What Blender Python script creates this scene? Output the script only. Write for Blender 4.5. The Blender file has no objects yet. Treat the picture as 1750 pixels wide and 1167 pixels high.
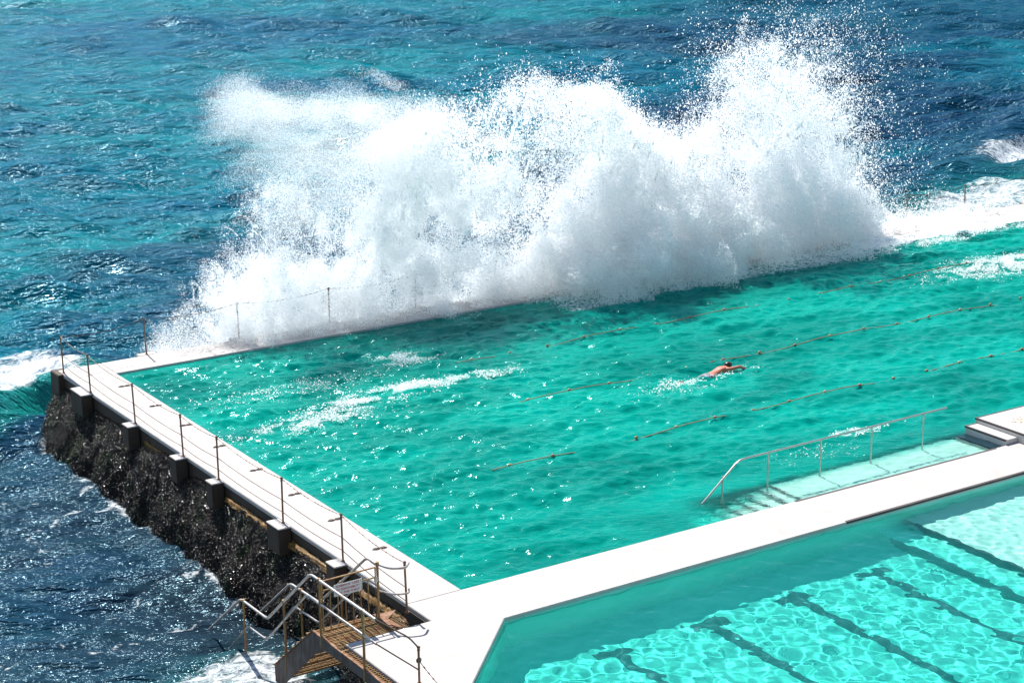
import bpy, bmesh, math, random
import numpy as np
from mathutils import Vector, Matrix
from math import sin, cos, pi, radians

random.seed(7)
RNG = np.random.default_rng(11)
sc = bpy.context.scene
COL = sc.collection

# ------------------------------------------------------------------ helpers
def tag(o, label=None, cat=None, group=None, kind=None):
    if label: o["label"] = label
    if cat: o["category"] = cat
    if group: o["group"] = group
    if kind: o["kind"] = kind
    return o

def empty(name, loc=(0, 0, 0)):
    o = bpy.data.objects.new(name, None)
    COL.objects.link(o)
    o.location = loc
    o.empty_display_size = .2
    return o

def link(name, me, m, parent=None, smooth=False):
    if m is not None:
        for k in (m if isinstance(m, (list, tuple)) else [m]):
            me.materials.append(k)
    if smooth:
        me.polygons.foreach_set("use_smooth", np.ones(len(me.polygons), dtype=bool))
    o = bpy.data.objects.new(name, me)
    COL.objects.link(o)
    if parent is not None:
        o.parent = parent
        o.location = -parent.location
    return o

class MB:
    """collects simple shapes into one mesh (world coordinates)"""
    def __init__(s):
        s.v = []; s.f = []
    def add(s, v, f):
        b = len(s.v); s.v += [tuple(p) for p in v]; s.f += [tuple(i + b for i in q) for q in f]
    def box(s, x0, x1, y0, y1, z0, z1):
        v = [(x0, y0, z0), (x1, y0, z0), (x1, y1, z0), (x0, y1, z0), (x0, y0, z1), (x1, y0, z1), (x1, y1, z1), (x0, y1, z1)]
        s.add(v, [(0, 3, 2, 1), (4, 5, 6, 7), (0, 1, 5, 4), (1, 2, 6, 5), (2, 3, 7, 6), (3, 0, 4, 7)])
    def prism(s, poly, z0, z1):
        n = len(poly)
        v = [(x, y, z0) for x, y in poly] + [(x, y, z1) for x, y in poly]
        s.add(v, [tuple(reversed(range(n))), tuple(range(n, 2 * n))] + [(i, (i + 1) % n, n + (i + 1) % n, n + i) for i in range(n)])
    def xprism(s, poly, x0, x1):
        n = len(poly)   # polygon of (y, z)
        v = [(x0, y, z) for y, z in poly] + [(x1, y, z) for y, z in poly]
        s.add(v, [tuple(reversed(range(n))), tuple(range(n, 2 * n))] + [(i, (i + 1) % n, n + (i + 1) % n, n + i) for i in range(n)])
    def tube(s, pts, r, n=8, closed=False):
        pts = [Vector(p) for p in pts]
        m = len(pts); rings = []
        for i, p in enumerate(pts):
            if closed: t = (pts[(i + 1) % m] - pts[i - 1])
            elif i == 0: t = pts[1] - pts[0]
            elif i == m - 1: t = pts[-1] - pts[-2]
            else: t = (pts[i + 1] - p).normalized() + (p - pts[i - 1]).normalized()
            t.normalize()
            a = t.cross(Vector((0, 0, 1)))
            if a.length < .1: a = t.cross(Vector((0, 1, 0)))
            a.normalize(); b = t.cross(a).normalized()
            rr = r[i] if isinstance(r, (list, tuple)) else r
            rings.append([p + (a * cos(2 * pi * k / n) + b * sin(2 * pi * k / n)) * rr for k in range(n)])
        v = [q for g in rings for q in g]; f = []
        for i in range(m if closed else m - 1):
            j = (i + 1) % m
            for k in range(n):
                l = (k + 1) % n
                f.append((i * n + k, i * n + l, j * n + l, j * n + k))
        if not closed:
            f.append(tuple(reversed(range(n)))); f.append(tuple(range((m - 1) * n, m * n)))
        s.add(v, f)
    def ball(s, c, r, n=10, m=6, sc=(1, 1, 1)):
        v = [(c[0], c[1], c[2] + r * sc[2])]
        for i in range(1, m):
            a = pi * i / m
            for k in range(n):
                b = 2 * pi * k / n
                v.append((c[0] + r * sc[0] * sin(a) * cos(b), c[1] + r * sc[1] * sin(a) * sin(b), c[2] + r * sc[2] * cos(a)))
        v.append((c[0], c[1], c[2] - r * sc[2]))
        f = [(0, 1 + k, 1 + (k + 1) % n) for k in range(n)]
        for i in range(m - 2):
            for k in range(n):
                a0 = 1 + i * n + k; a1 = 1 + i * n + (k + 1) % n
                f.append((a0, a0 + n, a1 + n, a1))
        L = len(v) - 1
        f += [(L, L - n + (k + 1) % n, L - n + k) for k in range(n)]
        s.add(v, f)
    def build(s, name, m, parent=None, smooth=False, bevel=0):
        me = bpy.data.meshes.new(name)
        me.from_pydata(s.v, [], s.f)
        me.validate(); me.update()
        if bevel:
            bm = bmesh.new(); bm.from_mesh(me)
            es = [e for e in bm.edges if len(e.link_faces) == 2 and e.calc_face_angle() > .5]
            bmesh.ops.bevel(bm, geom=es, offset=bevel, segments=2, affect='EDGES')
            bm.to_mesh(me); bm.free()
        o = link(name, me, m, parent, smooth)
        if smooth:
            bm = bmesh.new(); bm.from_mesh(me)
            for e in bm.edges:
                if len(e.link_faces) == 2 and e.calc_face_angle(0) > .9: e.smooth = False
            bm.to_mesh(me); bm.free()
        return o

def grid_mesh(name, V, m, parent=None, attrs=None, wrap=False):
    """V: rows x cols x 3 array -> quad grid"""
    R, C_ = V.shape[:2]
    i = np.arange(R * C_).reshape(R, C_)
    q = np.stack([i[:-1, :-1], i[:-1, 1:], i[1:, 1:], i[1:, :-1]], -1).reshape(-1, 4)
    me = bpy.data.meshes.new(name)
    me.vertices.add(R * C_); me.loops.add(q.size); me.polygons.add(len(q))
    me.vertices.foreach_set("co", V.reshape(-1).astype(np.float32))
    me.loops.foreach_set("vertex_index", q.reshape(-1).astype(np.int32))
    me.polygons.foreach_set("loop_start", (np.arange(len(q)) * 4).astype(np.int32))
    for k, a in (attrs or {}).items():
        at = me.attributes.new(k, 'FLOAT', 'POINT')
        at.data.foreach_set("value", a.reshape(-1).astype(np.float32))
    me.update(calc_edges=True)
    return link(name, me, m, parent, True)

# -- numpy value noise
_NG = [np.random.default_rng(100 + k).random((48, 48, 48)).astype(np.float32) for k in range(3)]
def vnoise(x, y, z, k=0):
    G = _NG[k % 3]; n = 48
    xi = np.floor(x).astype(np.int64); yi = np.floor(y).astype(np.int64); zi = np.floor(z).astype(np.int64)
    fx = (x - xi).astype(np.float32); fy = (y - yi).astype(np.float32); fz = (z - zi).astype(np.float32)
    fx = fx * fx * (3 - 2 * fx); fy = fy * fy * (3 - 2 * fy); fz = fz * fz * (3 - 2 * fz)
    x0 = xi % n; x1 = (xi + 1) % n; y0 = yi % n; y1 = (yi + 1) % n; z0 = zi % n; z1 = (zi + 1) % n
    a = G[x0, y0, z0] * (1 - fx) + G[x1, y0, z0] * fx
    b = G[x0, y1, z0] * (1 - fx) + G[x1, y1, z0] * fx
    c = G[x0, y0, z1] * (1 - fx) + G[x1, y0, z1] * fx
    d = G[x0, y1, z1] * (1 - fx) + G[x1, y1, z1] * fx
    return (a * (1 - fy) + b * fy) * (1 - fz) + (c * (1 - fy) + d * fy) * fz
def fbm(x, y, z, o=4, k=0):
    s = 0; a = .5; t = 0
    for i in range(o):
        s = s + a * vnoise(x + 17.3 * i, y + 9.1 * i, z + 5.7 * i, k + i); t += a; a *= .5; x = x * 2.03; y = y * 2.03; z = z * 2.03
    return s / t
def sstep(a, b, x):
    t = np.clip((x - a) / (b - a), 0, 1); return t * t * (3 - 2 * t)

def waves(X, Y, n, L0, L1, amp, ang, spread, seed, cell=None, power=1.0):
    """sum of sharp-crested sines"""
    r = np.random.default_rng(seed); Z = np.zeros_like(X)
    for k in range(n):
        L = L0 * (L1 / L0) ** ((k + r.random()) / n)
        a = ang + r.normal() * spread; ph = r.uniform(0, 6.283); kk = 2 * pi / L
        A = amp * L ** power * (.6 + .8 * r.random())
        if cell is not None: A = A * np.clip((L / cell - 2.5) / 3, 0, 1)
        p = kk * (cos(a) * X + sin(a) * Y) + ph
        p = p + .8 * np.sin(kk * .31 * (cos(a + 1.3) * X + sin(a + 1.3) * Y) + ph * 2)
        s = np.sin(p)
        Z = Z + A * (s + .22 * np.cos(2 * p))
    return Z

# ------------------------------------------------------------------ materials
def newmat(n):
    m = bpy.data.materials.new(n); m.use_nodes = True
    nt = m.node_tree
    return m, nt, nt.nodes["Principled BSDF"]
def node(nt, t, **kw):
    n = nt.nodes.new(t)
    for k, v in kw.items(): setattr(n, k, v)
    return n
def noise(nt, scale, detail=4, rough=.6, vec=None, dist=0):
    n = node(nt, "ShaderNodeTexNoise"); n.inputs["Scale"].default_value = scale
    n.inputs["Detail"].default_value = detail; n.inputs["Roughness"].default_value = rough
    n.inputs["Distortion"].default_value = dist
    if vec is not None: nt.links.new(vec, n.inputs["Vector"])
    return n
def coords(nt, scale=(1, 1, 1), rot=(0, 0, 0)):
    g = node(nt, "ShaderNodeNewGeometry"); mp = node(nt, "ShaderNodeMapping")
    nt.links.new(g.outputs["Position"], mp.inputs["Vector"])
    mp.inputs["Rotation"].default_value = rot
    m2 = node(nt, "ShaderNodeMapping"); m2.inputs["Scale"].default_value = scale
    nt.links.new(mp.outputs["Vector"], m2.inputs["Vector"])
    return m2.outputs["Vector"]
def ramp(nt, fac, stops):
    r = node(nt, "ShaderNodeValToRGB"); e = r.color_ramp.elements
    while len(e) > 1: e.remove(e[-1])
    e[0].position = stops[0][0]; c = stops[0][1]; e[0].color = (*c, 1) if len(c) == 3 else c
    for p, c in stops[1:]:
        q = e.new(p); q.color = (*c, 1) if len(c) == 3 else c
    nt.links.new(fac, r.inputs["Fac"]); return r.outputs["Color"]
def mixc(nt, fac, a, b, mode='MIX'):
    m = node(nt, "ShaderNodeMix", data_type='RGBA', blend_type=mode)
    for s, v in ((m.inputs[0], fac), (m.inputs[6], a), (m.inputs[7], b)):
        if isinstance(v, (int, float)): s.default_value = v
        elif isinstance(v, tuple): s.default_value = (*v, 1)
        else: nt.links.new(v, s)
    return m.outputs[2]
def math_(nt, op, a, b=0, clamp=False):
    m = node(nt, "ShaderNodeMath", operation=op, use_clamp=clamp)
    for s, v in ((m.inputs[0], a), (m.inputs[1], b)):
        if isinstance(v, (int, float)): s.default_value = v
        else: nt.links.new(v, s)
    return m.outputs[0]
def bump(nt, h, dist, strength=1, normal=None):
    b = node(nt, "ShaderNodeBump"); b.inputs["Distance"].default_value = dist; b.inputs["Strength"].default_value = strength
    nt.links.new(h, b.inputs["Height"])
    if normal is not None: nt.links.new(normal, b.inputs["Normal"])
    return b.outputs["Normal"]
def attr(nt, n):
    a = node(nt, "ShaderNodeAttribute"); a.attribute_name = n; return a.outputs["Fac"]

def mat_concrete(n, c1, c2, rough=.85, stain=None):
    m, nt, b = newmat(n)
    v = coords(nt)
    a = noise(nt, .9, 8, .7, v); f = noise(nt, 14, 6, .7, v)
    c = ramp(nt, a.outputs["Fac"], [(.3, c2), (.62, c1)])
    c = mixc(nt, .18, c, ramp(nt, f.outputs["Fac"], [(.35, tuple(x * .6 for x in c1)), (.6, c1)]))
    if stain:
        s = noise(nt, 2.3, 9, .75, coords(nt, (1, 1, .3)))
        c = mixc(nt, ramp(nt, s.outputs["Fac"], [(.5, (0, 0, 0)), (.72, (1, 1, 1))]), c, stain)
    nt.links.new(c, b.inputs["Base Color"])
    b.inputs["Roughness"].default_value = rough
    nt.links.new(bump(nt, f.outputs["Fac"], .01, .5), b.inputs["Normal"])
    return m
M = {}
M['deck'] = mat_concrete('deck_concrete', (.54, .503, .475), (.43, .395, .365), .8, (.43, .385, .335))
M['deckside'] = mat_concrete('damp_concrete', (.08, .05, .032), (.03, .02, .013), .75, (.035, .022, .013))
M['poolwall'] = mat_concrete('pool_wall', (.62, .60, .50), (.46, .44, .36), .7, (.34, .33, .2))
M['step'] = mat_concrete('step_concrete', (.58, .55, .52), (.5, .475, .44), .7)
M['black'] = mat_concrete('black_paint', (.05, .035, .035), (.11, .085, .08), .6)

def mat_rust(n, base, rustc, lo, hi, metal=.6, rough=.45):
    m, nt, b = newmat(n)
    a = noise(nt, 6, 8, .75, coords(nt, (1, 1, .35)))
    f = ramp(nt, a.outputs["Fac"], [(lo, (0, 0, 0)), (hi, (1, 1, 1))])
    nt.links.new(mixc(nt, f, base, rustc), b.inputs["Base Color"])
    nt.links.new(math_(nt, 'SUBTRACT', metal, math_(nt, 'MULTIPLY', f, metal)), b.inputs["Metallic"])
    nt.links.new(math_(nt, 'ADD', math_(nt, 'MULTIPLY', f, .4), rough), b.inputs["Roughness"])
    nt.links.new(bump(nt, a.outputs["Fac"], .004, .4), b.inputs["Normal"])
    return m
M['post'] = mat_rust('rusty_post', (.28, .2, .13), (.2, .08, .03), .3, .6, .3)
M['gold'] = mat_rust('yellowed_galvanised', (.36, .25, .10), (.27, .09, .025), .42, .62, .3)
M['rail'] = mat_rust('galvanised_rail', (.52, .5, .48), (.27, .14, .07), .47, .68, .7, .32)
M['steel'] = mat_rust('stainless', (.55, .53, .48), (.4, .36, .26), .5, .8, .8, .3)
M['chain'] = mat_rust('chain_iron', (.2, .15, .12), (.13, .06, .035), .4, .6, .4)
M['stringer'] = mat_rust('corroded_stringer', (.12, .10, .09), (.10, .05, .03), .42, .66, .1, .7)
M['rustplate'] = mat_rust('rust_plate', (.3, .17, .10), (.2, .085, .04), .4, .6, .0, .7)

# mussel covered rock
def mat_rock():
    m, nt, b = newmat('mussel_rock')
    v = coords(nt)
    vo = node(nt, "ShaderNodeTexVoronoi"); vo.inputs["Scale"].default_value = 13; nt.links.new(v, vo.inputs["Vector"])
    vo2 = node(nt, "ShaderNodeTexVoronoi"); vo2.inputs["Scale"].default_value = 28; nt.links.new(v, vo2.inputs["Vector"])
    big = noise(nt, .7, 6, .65, v); gr = noise(nt, 1.3, 7, .7, coords(nt, (1, 1, .5)))
    c = ramp(nt, big.outputs["Fac"], [(.3, (.004, .003, .003)), (.55, (.018, .011, .007)), (.75, (.04, .025, .015))])
    c = mixc(nt, ramp(nt, gr.outputs["Fac"], [(.55, (0, 0, 0)), (.68, (1, 1, 1))]), c, (.012, .04, .006))
    br = noise(nt, 2.1, 5, .6, v)
    c = mixc(nt, ramp(nt, br.outputs["Fac"], [(.6, (0, 0, 0)), (.78, (.6, .6, .6))]), c, (.05, .03, .018))
    nt.links.new(c, b.inputs["Base Color"])
    b.inputs["Roughness"].default_value = .16; b.inputs["Specular IOR Level"].default_value = .45
    h = math_(nt, 'ADD', vo.outputs["Distance"], math_(nt, 'MULTIPLY', vo2.outputs["Distance"], .5))
    nt.links.new(bump(nt, h, .12, 1), b.inputs["Normal"])
    return m
M['rock'] = mat_rock()
def mat_shell():
    m, nt, b = newmat('mussel_shell')
    a = noise(nt, 5, 4, .6, coords(nt)); g = noise(nt, 1.1, 6, .7, coords(nt, (1, 1, .5)))
    c = ramp(nt, a.outputs["Fac"], [(.35, (.004, .004, .005)), (.6, (.014, .009, .007)), (.75, (.05, .03, .018))])
    c = mixc(nt, ramp(nt, g.outputs["Fac"], [(.52, (0, 0, 0)), (.64, (1, 1, 1))]), c, (.02, .055, .008))
    nt.links.new(c, b.inputs["Base Color"]); b.inputs["Roughness"].default_value = .26; b.inputs["Specular IOR Level"].default_value = .42
    return m
M['shell'] = mat_shell()
def mat_algae():
    m, nt, b = newmat('golden_algae')
    a = noise(nt, 9, 6, .7, coords(nt))
    nt.links.new(ramp(nt, a.outputs["Fac"], [(.35, (.06, .04, .01)), (.5, (.22, .10, .008)), (.7, (.42, .22, .015))]), b.inputs["Base Color"])
    b.inputs["Roughness"].default_value = .5
    nt.links.new(bump(nt, a.outputs["Fac"], .05, 1), b.inputs["Normal"])
    return m
M['algae'] = mat_algae()

def mat_plain(n, c, rough=.5, nscale=20, var=.25, metal=0):
    m, nt, b = newmat(n)
    a = noise(nt, nscale, 4, .6, coords(nt))
    nt.links.new(ramp(nt, a.outputs["Fac"], [(.3, tuple(x * (1 - var) for x in c)), (.7, c)]), b.inputs["Base Color"])
    b.inputs["Roughness"].default_value = rough; b.inputs["Metallic"].default_value = metal
    return m
M['rope'] = mat_plain('weathered_rope', (.42, .22, .1), .7, 30)
M['float'] = mat_plain('orange_float', (.48, .2, .08), .45, 12)
M['floatpale'] = mat_plain('faded_float', (.6, .45, .25), .5, 12)
M['skin'] = mat_plain('reddish_skin', (.55, .17, .10), .45, 6, .12)  # reddish skin tone with slight random variation
M['legskin'] = mat_plain('wet_skin', (.5, .33, .24), .4, 6, .12)
M['hair'] = mat_plain('wet_dark_hair', (.035, .018, .012), .35, 40, .5)
M['shorts'] = mat_plain('grey_swim_shorts', (.2, .22, .27), .6, 9, .5)
M['sign'] = mat_plain('white_sign_board', (.72, .68, .66), .5, 8, .12)
M['red'] = mat_plain('faded_red_lettering', (.5, .04, .07), .6, 8, .2)
M['lane'] = mat_plain('dark_lane_tile', (.004, .035, .045), .6, 12, .3)

def mat_foam(n='foam', c=(.86, .87, .87)):
    m, nt, b = newmat(n)
    b.inputs["Base Color"].default_value = (*c, 1); b.inputs["Roughness"].default_value = .7
    b.inputs["Specular IOR Level"].default_value = .2
    a = noise(nt, 9, 6, .7, coords(nt)); nt.links.new(bump(nt, a.outputs["Fac"], .06, .8), b.inputs["Normal"])
    return m

def mat_floor(n, cols, scale):
    m, nt, b = newmat(n)
    a = noise(nt, scale, 6, .65, coords(nt))
    nt.links.new(ramp(nt, a.outputs["Fac"], cols), b.inputs["Base Color"])
    b.inputs["Roughness"].default_value = .9; b.inputs["Specular IOR Level"].default_value = .1
    return m
M['lapfloor'] = mat_floor('lap_pool_floor', [(.3, (.02, .42, .34)), (.7, (.05, .58, .46))], .35)
M['lowfloor'] = mat_floor('lower_pool_floor', [(.3, (.2, .68, .58)), (.7, (.3, .8, .69))], .8)
M['shallow'] = mat_floor('shallow_pool_floor', [(.3, (.62, .80, .72)), (.7, (.74, .86, .79))], .8)

def foam_mix(nt, surf, foamfac, out):
    fm = node(nt, "ShaderNodeBsdfDiffuse"); fm.inputs["Color"].default_value = (.84, .87, .87, 1)
    t = noise(nt, 7, 6, .7, coords(nt)); nt.links.new(bump(nt, t.outputs["Fac"], .1, .8), fm.inputs["Normal"])
    mx = node(nt, "ShaderNodeMixShader")
    nt.links.new(foamfac, mx.inputs[0]); nt.links.new(surf, mx.inputs[1]); nt.links.new(fm.outputs[0], mx.inputs[2])
    nt.links.new(mx.outputs[0], out.inputs["Surface"])

def mat_water(n, tint, diff, milk, bumpd, foamed=False, refl=.55, grough=.15):
    """clear water: refraction with the water's own tint, mirror reflection, plus a share of milky scattering from air bubbles and silt"""
    m, nt, b = newmat(n)
    out = nt.nodes["Material Output"]; nt.nodes.remove(b)
    rf = node(nt, "ShaderNodeBsdfRefraction"); nt.links.new(mixc(nt, attr(nt, "clear"), tint, (.80, .985, .95)), rf.inputs["Color"]); rf.inputs["IOR"].default_value = 1.33; rf.inputs["Roughness"].default_value = 0
    gl = node(nt, "ShaderNodeBsdfGlossy"); gl.inputs["Roughness"].default_value = grough; gl.inputs["Color"].default_value = (.6, .95, 1, 1)
    fr = node(nt, "ShaderNodeFresnel"); fr.inputs["IOR"].default_value = 1.33
    body = rf.outputs[0]
    if bumpd:
        h = noise(nt, 2.6, 3, .55, coords(nt, (1, 2.1, 1), (0, 0, radians(24))), .5)
        nb = bump(nt, h.outputs["Fac"], bumpd, 1)
        for q in (rf, gl, fr): nt.links.new(nb, q.inputs["Normal"])
    if milk:
        p = node(nt, "ShaderNodeBsdfDiffuse")
        a = noise(nt, .14, 6, .6, coords(nt, (1, 2.2, 1)), .5)
        nt.links.new(ramp(nt, a.outputs["Fac"], [(.36, diff[0]), (.62, diff[1])]), p.inputs["Color"])
        if bumpd: nt.links.new(nb, p.inputs["Normal"])
        mx = node(nt, "ShaderNodeMixShader")
        nt.links.new(math_(nt, 'MULTIPLY', math_(nt, 'SUBTRACT', 1.0, attr(nt, "clear")), milk), mx.inputs[0])
        nt.links.new(rf.outputs[0], mx.inputs[1]); nt.links.new(p.outputs[0], mx.inputs[2]); body = mx.outputs[0]
    m2 = node(nt, "ShaderNodeMixShader")
    nt.links.new(math_(nt, 'MULTIPLY', fr.outputs[0], refl), m2.inputs[0]); nt.links.new(body, m2.inputs[1]); nt.links.new(gl.outputs[0], m2.inputs[2])
    surf = m2.outputs[0]
    if foamed:
        fa = attr(nt, "foam"); nz = noise(nt, 5.5, 9, .78, coords(nt, (1, 1.5, 1)), .8)
        f = math_(nt, 'SUBTRACT', math_(nt, 'ADD', fa, nz.outputs["Fac"]), 1.0)
        f = math_(nt, 'MULTIPLY', f, 7, True)
        foam_mix(nt, surf, f, out)
    else:
        nt.links.new(surf, out.inputs["Surface"])
    return m
M['lapwater'] = mat_water('lap_pool_water', (.20, .99, .88), ((0, .33, .26), (.0, .64, .49)), .42, .055, True, .5, .12)
M['lowwater'] = mat_water('lower_pool_water', (.52, .97, .93), ((.02, .55, .49), (.05, .7, .62)), .13, 0, False, .4, .08)

def mat_sea():
    m, nt, b = newmat('sea_water'); out = nt.nodes["Material Output"]
    big = noise(nt, .022, 5, .6, coords(nt, (1, 2.0, 1), (0, 0, radians(24))), .6)
    c = ramp(nt, big.outputs["Fac"], [(.36, (.001, .095, .175)), (.5, (.0, .145, .20)), (.62, (.0, .20, .225))])
    c = mixc(nt, attr(nt, "navy"), c, (.006, .04, .09))
    mid = noise(nt, .35, 5, .65, coords(nt, (1, 2.6, 1), (0, 0, radians(26))), .4)
    c = mixc(nt, ramp(nt, mid.outputs["Fac"], [(.35, (.6, .6, .6)), (.6, (0, 0, 0))]), c, (.0, .055, .08))
    c = mixc(nt, attr(nt, "green"), c, (.01, .24, .2))
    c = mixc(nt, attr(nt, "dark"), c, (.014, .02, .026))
    nt.nodes.remove(b)
    b = node(nt, "ShaderNodeBsdfDiffuse"); nt.links.new(c, b.inputs["Color"])
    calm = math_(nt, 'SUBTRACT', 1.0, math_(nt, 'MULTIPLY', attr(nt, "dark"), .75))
    v = coords(nt, (1, 2.5, 1), (0, 0, radians(27)))
    n1 = noise(nt, .75, 4, .52, v, .4); n2 = noise(nt, 3.6, 2, .5, v, .3)
    h = math_(nt, 'ADD', n1.outputs["Fac"], math_(nt, 'MULTIPLY', n2.outputs["Fac"], .26))
    nb = bump(nt, math_(nt, 'MULTIPLY', h, calm), .56, 1)
    gl = node(nt, "ShaderNodeBsdfGlossy"); gl.inputs["Roughness"].default_value = .15; gl.inputs["Color"].default_value = (.5, .82, 1, 1); fr = node(nt, "ShaderNodeFresnel"); fr.inputs["IOR"].default_value = 1.33
    for q in (b, gl, fr): nt.links.new(nb, q.inputs["Normal"])
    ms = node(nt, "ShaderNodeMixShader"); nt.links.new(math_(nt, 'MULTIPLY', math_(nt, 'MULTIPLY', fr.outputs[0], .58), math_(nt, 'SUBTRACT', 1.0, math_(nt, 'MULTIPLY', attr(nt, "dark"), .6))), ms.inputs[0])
    nt.links.new(b.outputs[0], ms.inputs[1]); nt.links.new(gl.outputs[0], ms.inputs[2])
    fa = attr(nt, "foam"); nz = noise(nt, 2.2, 10, .8, coords(nt, (1, 1.7, 1), (0, 0, radians(24))), 1.2)
    f = math_(nt, 'SUBTRACT', math_(nt, 'ADD', fa, nz.outputs["Fac"]), 1.0)
    foam_mix(nt, ms.outputs[0], math_(nt, 'MULTIPLY', f, 6, True), out)
    return m
M['sea'] = mat_sea()

def mat_spray(n, alb=(.985, .99, .99)):
    m, nt, b = newmat(n); out = nt.nodes["Material Output"]; nt.nodes.remove(b)
    d = node(nt, "ShaderNodeBsdfDiffuse"); t = node(nt, "ShaderNodeBsdfTranslucent")
    d.inputs[0].default_value = (*alb, 1); t.inputs[0].default_value = (*alb, 1)
    mx = node(nt, "ShaderNodeMixShader"); mx.inputs[0].default_value = .72
    nt.links.new(d.outputs[0], mx.inputs[1]); nt.links.new(t.outputs[0], mx.inputs[2]); nt.links.new(mx.outputs[0], out.inputs["Surface"])
    return m
M['spray'] = mat_spray('sea_spray')

# ------------------------------------------------------------------ world, sun, camera
SUN = Vector((.085, .80, 1.0)).normalized()
w = bpy.data.worlds.new("World"); sc.world = w; w.use_nodes = True
nt = w.node_tree; bg = nt.nodes["Background"]; sky = nt.nodes.new("ShaderNodeTexSky")
sky.sky_type = 'NISHITA'; sky.sun_disc = False; sky.dust_density = .3; sky.ozone_density = 1.6
sky.sun_elevation = math.asin(SUN.z); sky.sun_rotation = math.atan2(SUN.x, SUN.y)
nt.links.new(sky.outputs[0], bg.inputs[0]); bg.inputs[1].default_value = .085
ld = bpy.data.lights.new("sun", 'SUN'); ld.energy = 4.6; ld.angle = radians(.5); ld.color = (1, .965, .92)
lo = bpy.data.objects.new("sun", ld); COL.objects.link(lo)
lo.rotation_euler = SUN.to_track_quat('Z', 'Y').to_euler(); lo.location = (0, 40, 60)
ld.cycles.is_caustics_light = True

cam = bpy.data.cameras.new("camera"); co = bpy.data.objects.new("camera", cam); COL.objects.link(co); sc.camera = co
cam.sensor_width = 36; cam.lens = 3292.3 / 1750 * 36; cam.clip_start = .5; cam.clip_end = 9000
yaw, pitch, roll = .574943732, .278179344, -.0102851776
f = Vector((sin(yaw) * cos(pitch), cos(yaw) * cos(pitch), -sin(pitch))); r = Vector((cos(yaw), -sin(yaw), 0)); u = r.cross(f)
r2 = r * cos(roll) + u * sin(roll); u2 = -r * sin(roll) + u * cos(roll)
MM = Matrix((r2, u2, -f)).transposed().to_4x4(); MM.translation = (-21.3664, -35.2312, 17.69485); co.matrix_world = MM
CX, CY = -21.3664, -35.2312
sc.view_settings.view_transform = 'Standard'; sc.view_settings.look = 'None'; sc.view_settings.exposure = .75
sc.view_settings.gamma = 1
sc.cycles.use_denoising = True
sc.cycles.max_bounces = 16; sc.cycles.diffuse_bounces = 14; sc.cycles.glossy_bounces = 4; sc.cycles.transmission_bounces = 8
sc.cycles.sample_clamp_indirect = 20

SEA = -2.0
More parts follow.
